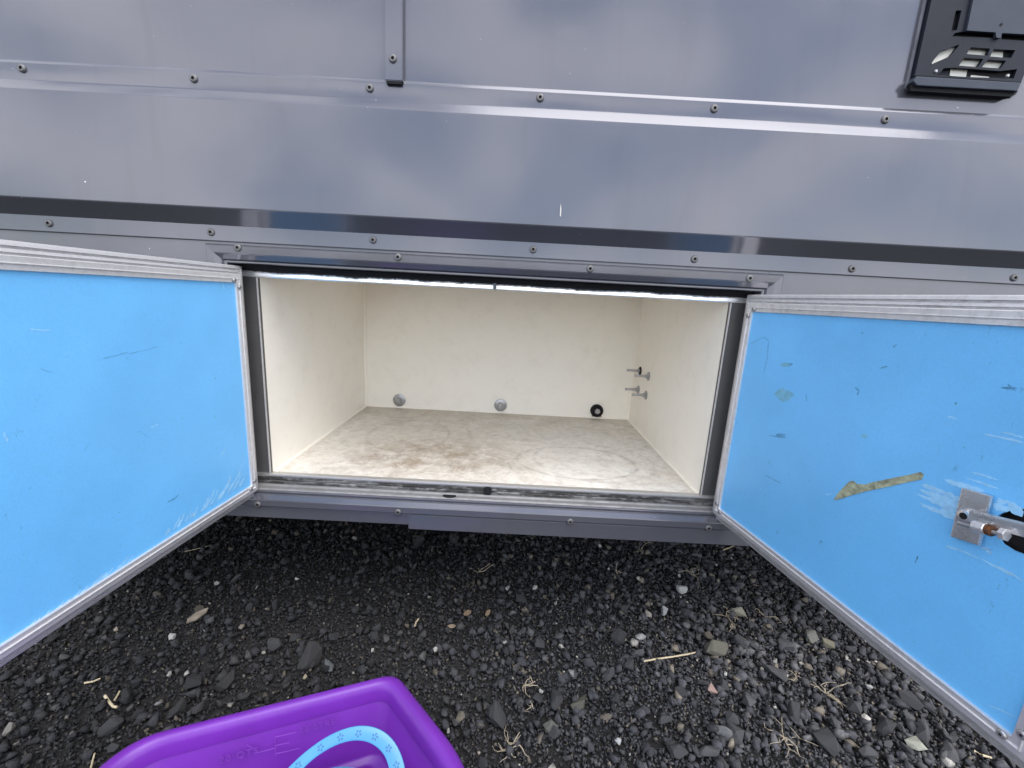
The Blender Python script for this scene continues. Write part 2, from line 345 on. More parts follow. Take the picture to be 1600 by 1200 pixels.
# ------------------------------------------------------------------ camper: the body
YW = -0.030                                    # plane of the outer skin; the aluminium lip of the opening is y = 0
def zz(px, py, y): return float(on_y(px, py, y)[2])
XL, XR = -2.9, 2.9
camper = thing('camper', 'grey camper side with open double storage doors and riveted trim', 'camper', (0, 0.0, 0))
Z_FT0, Z_FT1 = zz(800, 138, YW-.003), zz(800, 169, YW-.003)
YB = YW - 0.0105; YBB = YW - 0.024
Z_BF1, Z_BF0 = zz(800, 183, YB), zz(800, 353, YBB)
Z_FB1, Z_FB0 = zz(800, 377, YW-.003), zz(800, 402, YW-.003)
Z_MT, Z_MTb = zz(800, 406, YW-.004), zz(800, 433, YW-.012)
Z_MB, Z_LIP = zz(800, 788, YW-.006), zz(760, 827, YW)
MX0, MX1 = float(on_y(326, 382, YW)[0]), float(on_y(1221, 430, YW)[0])
OX, OZT, OZB = 0.45, CAMZ+0.0136, CAMZ-0.3828  # inner edge of the opening
# outer skin: pieces round the opening, bent into one sheet
FRX = 0.496                                    # half width of the door frame's inside
v, f = [], []
def add_box(x0, x1, y0, y1, z0, z1):
    b, g = box_vf(x0, x1, y0, y1, z0, z1); k = len(v); v.extend(b); f.extend([tuple(i+k for i in q) for q in g])
ZTOP = 2.35
upper_skin = box('upper_wall_panel', XL, XR, YW, 0.004, Z_FT0-0.01, ZTOP, PAINT, camper)
v, f = [], []
add_box(XL, -FRX, YW, 0.004, Z_LIP+0.012, Z_FB1); add_box(FRX, XR, YW, 0.004, Z_LIP+0.012, Z_FB1); add_box(-FRX+0.0005, FRX-0.0005, YW, 0.004, Z_MTb+0.004, Z_FB1)
lower_skin = obj('lower_wall_panel', v, f, PAINT, camper)
# belt panel: pressed flange, slope out, face, slope back under, flange
def arc(cy, cz, r, a0, a1, n=7):              # angles in degrees of elevation, outwards from the wall
    return [(cy-r*math.cos(math.radians(a0+(a1-a0)*k/(n-1))), cz+r*math.sin(math.radians(a0+(a1-a0)*k/(n-1)))) for k in range(n)]
RBD = 0.0035
belt = extrude_x('belt_panel', [(YW+.001, Z_FT0+.0032), (YW-.0003, Z_FT0+.0030)] + [(YW-.0028, Z_FT0-.0022), (YW-.0030, Z_FT0-.0030), (YW-.0030, Z_FT1+.003), (YW-.0036, Z_FT1)] + arc(YB+RBD, Z_BF1+.001, RBD, 22, 4) + [(YB+.0004, Z_BF1-.004), (YBB, Z_BF0+.005)] + arc(YBB+.005, Z_BF0+.005, .005, -8, -48, 5) + [(YW-.0032, Z_FB1), (YW-.0035, Z_FB0+.0015), (YW-.0025, Z_FB0), (YW+.001, Z_FB0)], XL, XR, PAINT, camper, smooth=True)
belt.data.set_sharp_from_angle(angle=math.radians(14))
# vertical batten
bl = float(on_y(601, 60, YW-.01)[0]); br = float(on_y(629, 60, YW-.01)[0]); bz = zz(615, 126, YW-.01)
batten = box('vertical_batten', bl, br, YW-.010, YW+.001, bz, ZTOP, PAINT, camper, 0.0012)
box('batten_plug', bl+.002, br-.002, YW-.0085, YW-.001, bz-.004, bz-.0002, BLACK, batten)
# compartment moulding, mitred at the corners
def mold(a, b, t): return (a, YW - t, b)
prof = [(0, -.001), (0, .006), (.0022, .0105), (.0042, .0120), (.0180, .0116), (.0205, .0110), (.0300, .0062), (.0325, .0015), (.0335, .0030), (.0365, .0030), (.038, .001), (.038, -.022), (.036, -.022), (.036, -.001)]
prof = [(w_*.83, t_) for w_, t_ in prof]
rails = mitred('moulding', (MX0, Z_MB-.0315, MX1, Z_MT), prof, mold, PAINT, camper, ['bottom_moulding', 'side_moulding', 'top_moulding', 'side_moulding'])
bottom_rail, top_rail = rails[0], rails[2]
# lower skirt, in two lengths that overlap
sx = float(on_y(640, 815, YW)[0])
skirt_l = extrude_x('skirt_strip', [(YW-.004, Z_MB-.0295), (YW-.007, Z_MB-.0335), (YW-.007, Z_LIP+.006), (YW-.001, Z_LIP+.004), (YW+.004, Z_LIP+.004), (YW+.004, Z_MB-.0295)], XL, sx+.01, PAINT, camper)
skirt_r = extrude_x('skirt_strip', [(YW-.005, Z_MB-.0295), (YW-.0095, Z_MB-.0335), (YW-.0095, Z_LIP-.002), (YW-.001, Z_LIP-.004), (YW+.005, Z_LIP-.004), (YW+.005, Z_MB-.0295)], sx, XR, PAINT, camper)
box('underbody', XL, XR, 0.0, 2.2, Z_LIP+.01, Z_LIP+.03, UNDER, camper)
v, f = [], []
add_box(XL, XR, 2.17, 2.2, Z_LIP+.031, ZTOP); add_box(XL, XL+.03, 0.005, 2.169, Z_LIP+.031, ZTOP); add_box(XR-.03, XR, 0.005, 2.169, Z_LIP+.031, ZTOP); add_box(XL, XR, -.03, 2.2, ZTOP+.001, ZTOP+.03)
obj('shell', v, f, PAINT, camper)
for wx in (-2.15, 2.15):                       # wheels out of view that carry the body
    for wy in (0.14, 2.04):
        w = lathe('wheel', [(0.17, -.10), (0.30, -.10), (0.335, -.07), (0.34, 0), (0.335, .07), (0.30, .10), (0.17, .10), (0.16, .06)], (wx, wy, 0.338), (0, -1, 0), BLACK, camper, 32)
        lathe('rim', [(0.16, .05), (0.165, .095), (0.13, .07), (0.05, .08)], (0, 0, 0), (0, -1, 0), STEEL, w, 24)

# a paint chip on the belt
vs = [on_y(x, y, YBB-.0004) for x, y in ((876, 318), (877.2, 326), (876.3, 338), (874.8, 338), (875.2, 327))]
obj('paint_chip', vs, [(0, 1, 2, 3, 4)], CREAM, camper)
# rivets
RIV = [(0.0066, -.001), (0.0066, .0010), (0.0055, .0026), (0.0040, .0032), (0.0026, .0030), (0.0022, .0012)]
def rivet(px, py, y, parent):
    p = on_y(px, py, y); o = lathe('rivet', RIV, (0, 0, 0), (0, -1, 0), [RIVM, BLACK], parent, 16, idx=[0, 0, 0, 0, 1, 1])
    o.location = Vector(p) - parent.location; o.rotation_euler = (0, random.uniform(0, 6), 0); return o
RIVM = alu_mat('dull_rivet', 0.17, 0.6, 0.45)
for px, py in ((35, 107), (303, 123), (578, 138), (844, 153), (1116, 170), (1383, 187)): rivet(px, py, YW-.003, belt)
for px, py in ((77, 349), (330, 363), (583, 375), (833, 390), (1085, 405), (1331, 420), (1584, 434)): rivet(px, py, YW-.0033, belt)
rivet(614, 92, YW-.010, batten)
for px, py in ((372, 387), (622, 402), (922, 420), (1171, 435)): rivet(px, py, YW-.0115, top_rail)
for px, py in ((403, 788), (622, 800), (891, 815), (1107, 825)): rivet(px, py, YW-.0115, bottom_rail)

# ------------------------------------------------------------------ opening: aluminium lips, ledge, liner
EXT = 0.046
hd = extrude_x('header_lip', [(0.0, OZT), (-.0004, OZT+.002), (0.0, OZT+.014), (0.003, OZT+.040), (0.0085, OZT+.040), (0.0085, OZT)], -OX-EXT, OX+EXT, HEADER, camper)
box('weatherstrip', -OX-.04, OX+.04, -.012, 0.0010, OZT+.013, OZT+.034, BLACK, camper, .004)
for s in (-1, 1):
    a, b = sorted((s*OX, s*(OX+EXT)))
    jb = box('jamb_lip', a, b, 0.001, 0.008, OZB-.034, OZT-.0005, ALU_GRIME, camper)
    a, b = sorted((s*(OX-.001), s*(OX+.001)))
    box('bright_edge', a, b, -.002, 0.0005, OZB+.0005, OZT-.001, ALU, jb)
sl = extrude_x('sill_lip', [(-.003, OZB), (-.004, OZB-.012), (-.0015, OZB-.0135), (-.0045, OZB-.016), (-.005, OZB-.028), (.008, OZB-.028), (.008, OZB)], -OX-EXT+.001, OX+EXT-.001, SILL, camper)
ZL = Z_MB+.0015
box('bright_edge', -OX, OX, -.0052, -.0032, OZB-.0028, OZB+.0004, ALU, camper).parent = sl; sl.children[0].location = -sl.location
ledge = extrude_x('sill_ledge', [(YW+.002, ZL-.0015), (YW+.0045, ZL+.001), (-.016, ZL+.0015), (-.013, ZL+.004), (-.011, ZL+.0015), (-.0055, ZL+.002), (-.0055, ZL-.03), (YW+.002, ZL-.03)], -OX-EXT+.002, OX+EXT-.002, LEDGE, camper)
def lp(px, py, y): return Vector(on_y(px, py, y))
# catches at the middle of head and sill
c0 = lp(766, 765, -.006)
ct = box('door_catch', c0.x-.012, c0.x+.002, -.012, -.0042, c0.z-.010, c0.z+.006, BLACK, camper, .002)
box('catch_tongue', c0.x+.003, c0.x+.014, -.009, -.0055, c0.z-.002, c0.z+.003, LEDGE, ct, .0015)
c1 = lp(773, 447, -.004); ct = box('door_catch', c1.x-.003, c1.x+.003, -.004, -.0008, OZT+.0012, OZT+.016, SEALANT, camper, .001)
d0 = Vector(on_y(702, 781, -.02)); o = lathe('drain_hole_disc', [(.014, 0), (.014, .0008)], (d0.x, -.020, ZL+.0013), (0, 0, 1), BLACK, ledge, 20); o.location -= ledge.location; o.scale = (1, .55, 1)  # drain hole is a flat black disc, its inner dark painted
# liner box
DB = 0.569
v, f = [], []
add_box(-OX-.006, -OX, .009, DB, OZB-.004, OZT+.03); add_box(OX, OX+.006, .009, DB, OZB-.004, OZT+.03)
add_box(-OX-.006, OX+.006, DB+.0005, DB+.008, OZB-.004, OZT+.03); add_box(-OX-.006, OX+.006, .009, DB+.008, OZT+.0305, OZT+.037)
liner = obj('storage_box', v, f, LINER, camper)
box('box_floor', -OX-.006, OX+.006, .009, DB+.008, OZB-.012, OZB-.0045, FLOORM, liner)
for s in (-1, 1):                              # bead of filler in the corners
    vs, fs = tube_vf([(s*(OX-.001), DB-.001, OZB-.004), (s*(OX-.001), DB-.001, OZT+.03)], [.005, .005], 8); obj('corner_bead', vs, fs, LINER, liner, True)
    vs, fs = tube_vf([(s*(OX-.001), .012, OZB-.004), (s*(OX-.001), DB-.001, OZB-.004)], [.004, .004], 8); obj('corner_bead', vs, fs, LINER, liner, True)
vs, fs = tube_vf([(-OX, DB-.001, OZB-.004), (OX, DB-.001, OZB-.004)], [.004, .004], 8); obj('corner_bead', vs, fs, LINER, liner, True)
for i, (px, py) in enumerate(((624, 625), (782, 633), (932, 641))):
    p = on_y(px, py, DB)
    dark = i == 2
    w = lathe('washer', [(.0215, 0), (.0215, .0025), (.0200, .0035), (.009, .0035)] if not dark else [(.0215, 0), (.0215, .010), (.018, .013), (.009, .011)], tuple(p), (0, -1, 0), BLACK if dark else STEEL, liner, 28)
    b = lathe('bolt_head', [(.0098, 0), (.0098, .010), (.0085, .012)], tuple(p - np.array([0, .0035 if not dark else .008, 0])), (0, -1, 0), STEEL, liner, 6, smooth=False)
    if dark:
        vs = [(p[0]+math.cos(t)*r, DB-.0004, p[2]+math.sin(t)*r*.9-.012) for t, r in ((-2.8, .016), (-2.2, .024), (-1.6, .021), (-1.1, .030), (-.6, .024), (-.1, .018), (.4, .012), (2.2, .010))]
        obj('rust_stain', vs, [tuple(range(len(vs)))], simple_mat('rust_bleed', (0.48, 0.27, 0.14), .8, 0, .35, 90), liner)
for (wx, wy), (tx, ty) in (((1013.5, 588), (996, 587)), ((1000.5, 579.5), (985.5, 579)), ((1009.5, 617.5), (993, 616)), ((997.5, 609), (981.5, 608.5))):
    p = on_x(wx, wy, OX); ln = .042
    lathe('washer', [(.0135, 0), (.0135, .002), (.006, .003)], tuple(p), (-1, 0, 0), STEEL if wx != 1000.5 else BLACK, liner, 24)
    lathe('bolt', [(.0062, .002), (.0062, .010), (.0036, .0105), (.0036, ln), (.003, ln+.001)], tuple(p), (-1, 0, 0), STEEL, liner, 12)

# ------------------------------------------------------------------ doors
TH = 0.040
def door(px_side, angle, length, zt, zb, face_x):
    s = px_side                                # -1 left, +1 right
    d = np.array([s*math.cos(angle), -math.sin(angle), 0.0]); n = np.array([-s*math.sin(angle), -math.cos(angle), 0.0])
    org = np.array([face_x, -0.02, 0.0])
    def to3d(u, z, t): return org + d*u + n*t + np.array([0, 0, z])
    def px(px_, py_, t=0.0):                   # photo pixel -> (u, z) on the inner face
        p = on_plane(px_, py_, org + n*t, n); q = p-org
        return float(np.dot(q, d)), float(p[2])
    root = obj('door', [to3d(u, z, t) for u in (.006, length-.006) for z in (zb+.006, zt-.006) for t in (-TH+.002, -.022)], [(0, 1, 3, 2), (4, 6, 7, 5), (0, 4, 5, 1), (2, 3, 7, 6), (0, 2, 6, 4), (1, 5, 7, 3)], DOORCORE, camper)
    prof = [(0, -TH), (0, -.013), (.0010, -.0105), (.0052, -.0090), (.0060, -.0140), (.0080, -.0140), (.0086, -.0078), (.0120, -.0066), (.0128, -.0115), (.0146, -.0115), (.0152, -.0022), (.0160, -.0012), (.0222, -.0012), (.0228, .0006), (.0236, .0006), (.0242, -.0012), (.0300, -.0008), (.0310, -.0044), (.031, -.008), (.014, -.016), (.014, -TH)]
    names = ['bottom_frame', 'end_frame', 'top_frame', 'hinge_frame']
    rl = mitred('frame', (0, zb, length, zt), prof, to3d, ALU, root, names)
    skin = obj('outer_skin', [to3d(u, z, t) for u in (.013, length-.013) for z in (zb+.013, zt-.013) for t in (-TH-.0015, -TH+.0015)], [(0, 1, 3, 2), (4, 6, 7, 5), (0, 4, 5, 1), (2, 3, 7, 6), (0, 2, 6, 4), (1, 5, 7, 3)], PAINT, root)
    for u, z in ((.036, zt-.026), (.024, zt-.038), (.036, zb+.026), (.024, zb+.038), (length-.036, zb+.026), (length-.024, zb+.04), (length-.036, zt-.026)):
        lathe('screw', [(.0042, -.0005), (.0042, .0008), (.0030, .0020), (.0012, .0021), (.0010, .0012)], tuple(to3d(u, z, 0)), tuple(n), [STEEL, BLACK], root, 14, idx=[0, 0, 0, 1, 1])
    return root, to3d, px, n, d
def sliver(pts, w0, w1, z=0.0):                # a tapered scratch through (u,z) points
    out = []
    P = [np.array(p) for p in pts]; N_ = len(P); L_, R_ = [], []
    for i, p in enumerate(P):
        t = P[min(i+1, N_-1)]-P[max(i-1, 0)]; t = t/(np.linalg.norm(t)+1e-9); nn = np.array([-t[1], t[0]])
        k = i/(N_-1); w = (w0*(1-k)+w1*k)*(0.55+0.9*random.random())*(0.08 if i in (0, N_-1) else 1)
        L_.append(p+nn*w); R_.append(p-nn*w)
    return L_, R_
def scratches(name, strokes, to3d, t, mat, parent):
    vs, fs = [], []
    for si, (pts, w0, w1) in enumerate(strokes):
        fine = []
        for i in range(len(pts)-1):
            for k in range(5):
                a = k/5; fine.append(np.array(pts[i])*(1-a)+np.array(pts[i+1])*a+rng.normal(0, w0*.25, 2))
        fine.append(np.array(pts[-1])); L_, R_ = sliver(fine, w0, w1); b = len(vs)
        for a, c in zip(L_, R_): vs += [to3d(a[0], a[1], t+si*2e-6), to3d(c[0], c[1], t+si*2e-6)]
        for i in range(len(L_)-1): fs.append((b+2*i, b+2*i+1, b+2*i+3, b+2*i+2))
    o = obj(name, vs, fs, mat, parent); o['kind'] = 'stuff'; return o
def rect_loop(a0, b0, a1, b1): return [(a0, b0), (a1, b0), (a1, b1), (a0, b1)]
PT = -.0042                                    # level of the blue sheet below the frame face
ZT_, ZB_ = CAMZ+.0313, CAMZ-.4183
# left door
LD, L3, LPX, LN, LDd = door(-1, 1.5025, 0.494, ZT_, ZB_, -0.4543)
LD['label'] = 'open left door with plain pale blue inner face'
plate('blue_panel', rect_loop(.030, ZB_+.030, .494-.030, ZT_-.030), [], .003, lambda a, b, t: L3(a, b, t+PT), BLUE, LD)
st = []
for k in range(15):                            # feathered scrapes along the bottom rail near the hinge
    x0 = 255+k*8.2+random.uniform(-4, 4); yb = 838-(x0-255)*0.655
    ln = random.uniform(12, 46)*(0.5+k/15)
    st.append(([LPX(x0, yb, PT), LPX(x0+ln*.35, yb-ln*.6, PT), LPX(x0+ln*.5, yb-ln, PT)], .0022, .0008))
for k in range(12):
    x0 = 40+k*14+random.uniform(-6, 6); yb = 985-(x0-40)*0.672; ln = random.uniform(8, 22)
    st.append(([LPX(x0, yb, PT), LPX(x0+ln*.6, yb-ln*.6, PT), LPX(x0+ln*.9, yb-ln, PT)], .0016, .0006))
for x0, y0, x1, y1, w in ((347, 438, 350, 452, .0008), (355, 439, 357, 449, .0007), (362, 440, 363, 447, .0006), (46, 514, 78, 516, .0007), (235, 668, 248, 662, .0008), (5, 675, 12, 690, .001), (345, 712, 352, 700, .001)):
    st.append(([LPX(x0, y0, PT), LPX((x0+x1)/2, (y0+y1)/2+.7, PT), LPX(x1, y1, PT)], w, w))
scratches('scratches', st, L3, PT+.0002, SCRATCH, LD)
st = [([LPX(x, y, PT), LPX(x+a*.5, y+b*.5+1, PT), LPX(x+a, y+b, PT)], w, w*.6) for x, y, a, b, w in ((160, 560, 40, -10, .0004), (200, 553, 48, -12, .0004), (262, 785, 18, -13, .0011), (60, 575, 26, 8, .0003), (215, 672, 20, 12, .0003), (130, 705, 10, -14, .0003))]
scratches('scuff_marks', st, L3, PT+.0003, SMUDGE, LD)

# right door
RD, R3, RPX, RN, RDd = door(1, 1.4048, 0.500, ZT_-.002, ZB_+.002, 0.4578)
RD['label'] = 'open right door with taped blue inner face and metal latch'
hole = [RPX(x, y, PT) for x, y in ((1552, 812), (1563, 803), (1578, 797), (1600, 795), (1630, 798), (1655, 806), (1668, 822), (1668, 850), (1650, 866), (1625, 872), (1600, 867), (1582, 860), (1566, 850), (1556, 834))]
plate('blue_panel', rect_loop(.030, ZB_+.032, .500-.030, ZT_-.032), [hole], .003, lambda a, b, t: R3(a, b, t+PT), BLUE, RD)
lpts = [RPX(x, y, .0) for x, y in ((1507, 762), (1552, 775), (1533, 852), (1489, 838))]
plate('latch_plate', lpts, [], .0032, lambda a, b, t: R3(a, b, t+.004), LATCH, RD, .0008)
pc = RPX(1511, 806, .006)
lathe('latch_pivot', [(.0075, -.002), (.0075, .004), (.006, .0065), (.0035, .007)], tuple(R3(pc[0], pc[1], .004)), tuple(RN), [LATCH, BLACK], RD, 18, idx=[0, 0, 0, 1])
def bar(name, p0, p1, hw, t0, t1, mat, bev=.001):
    a, b = np.array(p0), np.array(p1); e = (b-a)/np.linalg.norm(b-a); nn = np.array([-e[1], e[0]])*hw
    q = [a+nn, b+nn, b-nn, a-nn]; vs = [R3(c[0], c[1], t) for t in (t0, t1) for c in q]
    return obj(name, vs, [(0, 1, 2, 3), (7, 6, 5, 4), (0, 4, 5, 1), (1, 5, 6, 2), (2, 6, 7, 3), (3, 7, 4, 0)], mat, RD, True, bev)
bar('latch_arm', RPX(1516, 806, .010), RPX(1640, 838, .010), .0066, .0085, .0125, LATCH)
bar('latch_arm', RPX(1523, 802, .014), RPX(1640, 831, .014), .0016, .0125, .0165, LATCH, .0005)
def rod(name, p0, p1, r, t, mat, seg=12, smooth=True):
    a = Vector(R3(p0[0], p0[1], t)); b = Vector(R3(p1[0], p1[1], t)); ln = (b-a).length
    return lathe(name, [(r*.9, 0), (r, ln*.06), (r, ln*.94), (r*.9, ln)], tuple(a), tuple(b-a), mat, RD, seg, smooth=smooth)
rod('threaded_rod', RPX(1497, 817, .017), RPX(1568, 836, .017), .0022, .017, STEEL)
rod('sleeve', RPX(1521, 821.5, .017), RPX(1541.5, 827, .017), .0058, .017, CHROME)
rod('rusty_nut', RPX(1542.5, 827.5, .017), RPX(1551, 829.8, .017), .0056, .017, RUST, 10)
rod('hex_nut', RPX(1564, 833.5, .017), RPX(1574, 836.5, .017), .0062, .017, CHROME, 6, False)
tp = [RPX(x, y, PT) for x, y in ((1303, 781), (1309, 772), (1317, 763), (1328, 752), (1334, 751), (1339, 756), (1352, 757), (1366, 753), (1390, 748), (1420, 742), (1439, 737.5), (1444, 741), (1441, 749), (1425, 752), (1390, 760), (1352, 768), (1330, 774), (1312, 780))]
plate('tape_strip', tp, [], .0006, lambda a, b, t: R3(a, b, t+PT+.0008), TAPE, RD)
for cx, cy, rx, ry, nm in ((1226, 617, 14, 10, RESIDUE), (1228, 570, 9, 3.5, RESIDUE), (1351, 681, 5, 3, RESIDUE), (1220, 680, 8, 3, SMUDGE), (1236, 569, 3, 2, SMUDGE)):
    q = [RPX(cx+math.cos(a)*rx*random.uniform(.75, 1.15), cy+math.sin(a)*ry*random.uniform(.75, 1.15), PT) for a in np.linspace(0, 6.28, 15)[:-1]]
    plate('glue_spot', q, [], .0003, lambda a, b, t: R3(a, b, t+PT+.0004), nm, RD)
st = []
for x0, y0, x1, y1, w in ((1440, 757, 1505, 782, .0022), (1437, 764, 1500, 795, .0028), (1434, 772, 1496, 800, .002), (1437, 787, 1494, 812, .0024), (1475, 750, 1540, 768, .0018), (1480, 753, 1530, 771, .0018), (1450, 779, 1496, 792, .003), (1460, 772, 1500, 790, .003), (1470, 795, 1494, 806, .003), (1515, 737, 1560, 750, .0008), (1508, 747, 1562, 764, .0009), (1552, 790, 1600, 800, .0035), (1556, 782, 1590, 790, .002), (1477, 852, 1530, 872, .0009), (1530, 872, 1600, 908, .0012), (1537, 678, 1600, 692, .0009), (1565, 675, 1600, 684, .0008), (1480, 651, 1496, 655, .0007), (1535, 855, 1550, 862, .002), (1175, 489, 1186, 486, .0008), (1126, 772, 1131, 790, .0007), (1120, 780, 1126, 794, .0007), (1300, 772, 1290, 774, .0005), (1540, 1100, 1590, 1122, .0005)):
    st.append(([RPX(x0, y0, PT), RPX((x0+x1)/2, (y0+y1)/2-1, PT), RPX(x1, y1, PT)], w, w))
scratches('scratches', st, R3, PT+.0002, SCRATCH, RD)
st = [([RPX(x, y, PT) for x, y in pts], w, w) for pts, w in ((((1172, 538), (1185, 530), (1196, 527), (1201, 533), (1199, 560), (1193, 584)), .00035), (((1335, 605), (1342, 610), (1340, 618)), .0009), (((1259, 615), (1261, 628)), .0005), (((1195, 742), (1222, 756)), .0006), (((1395, 541), (1402, 538)), .0006), (((1345, 521), (1350, 520)), .001), (((1376, 575), (1388, 572)), .001), (((1565, 605), (1590, 607)), .0012), (((1575, 600), (1588, 612)), .0006), (((1430, 880), (1435, 868)), .0005), (((1200, 680), (1230, 684)), .0008))]
scratches('scuff_marks', st, R3, PT+.0003, SMUDGE, RD)

# ------------------------------------------------------------------ vent at the upper right
def vp(x, y, t): p = on_y(1400+x/7.5, y/7.5, YW-t); return (float(p[0]), float(p[2]))
def vto(t0): return lambda a, b, t: (a, YW-(t+t0), b)
def vplate(name, px, t, th, mat, par, holes=(), bev=0.0):
    return plate(name, [vp(x, y, t) for x, y in px], [[vp(x, y, t) for x, y in h] for h in holes], th, vto(t), mat, par, bev)
vb = on_y(1500, 100, YW)
HUP = -1050                                    # the vent goes on above the frame
k = (400-160)/1065.0
def le(y, base=160): return base + (1065-y)*k*0.93
def re_(y, base=1400): return base + (1100-y)*0.40
vent = vplate('vent', [(150, 1040), (175, 1068), (1345, 1138), (1390, 1110), (1420, 1075), (re_(HUP, 1420), HUP), (le(HUP), HUP)], .004, .006, VENT, camper)
vent['label'] = 'black plastic appliance vent with cream grid openings'
vplate('sealant_edge', [(108, 1030), (150, 1080), (1350, 1146), (1425, 1100), (re_(HUP, 1430), HUP), (le(HUP, 110), HUP)], .0016, .003, SEALANT, vent)
def side(y): return le(y, 205)
main_holes = [[(700, 130), (712, 122), (768, 122), (715, 352), (650, 362), (655, 330)],
              [(690, 388), (790, 368), (1165, 390), (1150, 445), (660, 425)], [(1250, 395), (1560, 415), (1545, 480), (1235, 460)],
              [(520, 605), (720, 528), (745, 525), (640, 655), (440, 742), (400, 775), (430, 720)],
              [(880, 552), (1102, 568), (1072, 652), (830, 632)], [(1150, 572), (1400, 588), (1350, 680), (1102, 662)],
              [(800, 676), (1026, 690), (962, 786), (740, 768)], [(1082, 696), (1292, 712), (1226, 802), (1008, 786)],
              [(560, 800), (690, 790), (1220, 832), (1420, 810), (1380, 920), (640, 895), (470, 880), (540, 830)]]
vplate('cover', [(220, 890), (245, 884), (1470, 965), (re_(900, 1395), 900), (re_(HUP, 1395), HUP), (side(HUP), HUP)], .011, .005, VENT, vent, main_holes)
vplate('raised_hood', [(905+k*(-HUP)*.9, HUP), (905, 0), (832, 356), (1168, 378), (1178, 440), (1226, 444), (1245, 386), (1590, 405), (1700, HUP)], .015, .0038, VENT2, vent)
for tri in ([(245, 890), (1470, 968), (1425, 1070), (1380, 1062), (250, 1000), (205, 950)],): vplate('lower_bar', tri, .017, .010, VENT2, vent, bev=.001)  # light on the bar's face is put into the lighter material
vplate('lower_lip', [(165, 985), (200, 968), (250, 1003), (1380, 1066), (1428, 1072), (1395, 1110), (1345, 1132), (175, 1064)], .012, .007, BLACK, vent)  # black paints the shaded underside of the bottom band
# pale body of the appliance behind the grid
for q, dp in (([(430, 520), (1260, 560), (1250, 810), (420, 770)], .0045), ([(640, 806), (840, 812), (820, 900), (630, 888)], .0050), ([(880, 880), (1090, 900), (1080, 925), (870, 910)], .0050)):
    vplate('inner_body', q, dp, .0004, CREAM, vent)
vplate('black_void_sheet', [(690, 385), (1560, 410), (1545, 482), (650, 430)], .0046, .0005, BLACK, vent); vplate('black_void_sheet', [(640, 115), (780, 115), (720, 365), (640, 370)], .0046, .0005, BLACK, vent)  # black sheets paint the unlit depth behind the vent openings
vplate('black_void_sheet', [(1262, 560), (1410, 580), (1360, 690), (1250, 690)], .0046, .0005, BLACK, vent)
vplate('black_void_sheet', [(842, 800), (1440, 815), (1380, 925), (1095, 910), (1080, 895), (830, 880)], .0046, .0003, BLACK, vent)
for x, y in ((465, 836), (1305, 890)):
    a, b = vp(x, y, .011); lathe('screw', [(.0028, -.001), (.0028, .0006), (.0018, .0018), (.0008, .0018)], (a, YW-.011, b), (0, -1, 0), STEEL, vent, 14)
a, b = vp(1232, 288, .015); lathe('screw_hole_disc', [(.0022, 0), (.0022, .0004)], (a, YW-.0151, b), (0, -1, 0), BLACK, vent, 12)  # flat black disc painted for the dark inside of a screw hole

# ------------------------------------------------------------------ purple tub
ZR = 0.200
A = on_z(200, 1148, ZR); Bp = on_z(616, 1047, ZR)
e = (Bp-A)[:2]; e = e/np.linalg.norm(e); mdir = np.array([e[1], -e[0]])
EL = float(np.dot((Bp-A)[:2], e))
q = (on_z(738, 1192, ZR)-A)[:2]; sR, tR = float(np.dot(q, e)), float(np.dot(q, mdir))
fl = (sR-EL)/tR                                # how far a side flares out per metre
plan = [(-.004, 0), (EL+.004, 0), (EL+fl*.17, .17), (EL+fl*.17-.006, .29), (EL-.02, .36), (.02, .36), (-fl*.17+.006, .29), (-fl*.17, .17)]
def round_poly(P, R, seg=6):
    out = []
    for i in range(len(P)):
        p0, p1, p2 = np.array(P[i-1]), np.array(P[i]), np.array(P[(i+1) % len(P)])
        d0 = (p0-p1); d1 = (p2-p1); l0, l1 = np.linalg.norm(d0), np.linalg.norm(d1); r = min(R[i] if isinstance(R, list) else R, l0*.45, l1*.45)
        a, b = p1+d0/l0*r, p1+d1/l1*r
        for k in range(seg+1):
            t = k/seg; out.append((1-t)**2*a+2*t*(1-t)*p1+t*t*b)
    return out
ring = round_poly(plan, [.045, .022, .06, .06, .06, .06, .06, .06])
cen = np.array([EL/2, .18])
def tub_pt(st, inset, z):
    v_ = np.array(st)-cen; p = cen + v_*(1-inset/np.linalg.norm(v_)); w = A[:2]+e*p[0]+mdir*p[1]; return (w[0], w[1], z)
tub = thing('tub', 'purple plastic tub with thick rolled rim standing on the gravel', 'tub', (float(A[0]+e[0]*EL/2), float(A[1]+mdir[1]*.18), 0))
def loft(name, levels, mats, parent, closed=True, smooth=True):
    n = len(ring); vs = [tub_pt(p, i_, z) for i_, z in levels for p in ring]
    fs = [(a*n+k, a*n+(k+1) % n, (a+1)*n+(k+1) % n, (a+1)*n+k) for a in range(len(levels)-1) for k in range(n)]
    fs += [tuple(range(n)), tuple((len(levels)-1)*n+k for k in range(n))]
    o = obj(name, vs, fs, mats, parent, smooth); o.location = -tub.location; return o
loft('body', [(.055, .006), (.050, .010), (.018, .165), (.018, .178), (.021, .178), (.026, .172), (.042, .088), (.046, .084), (.054, .082), (.058, .078), (.066, .020), (.07, .016)], PURPLE, tub)
loft_r = [(.020, .165), (.003, .166), (0.0, .172), (0.0, .186), (.003, .195), (.009, .199), (.017, .199), (.022, .196), (.026, .188), (.028, .172), (.024, .168)]
n = len(ring); vs = [tub_pt(p, i_, z) for i_, z in loft_r for p in ring]
fs = [(a*n+k, a*n+(k+1) % n, ((a+1) % len(loft_r))*n+(k+1) % n, ((a+1) % len(loft_r))*n+k) for a in range(len(loft_r)) for k in range(n)]
o = obj('rim', vs, fs, PURPLE, tub, True); o.location = -tub.location
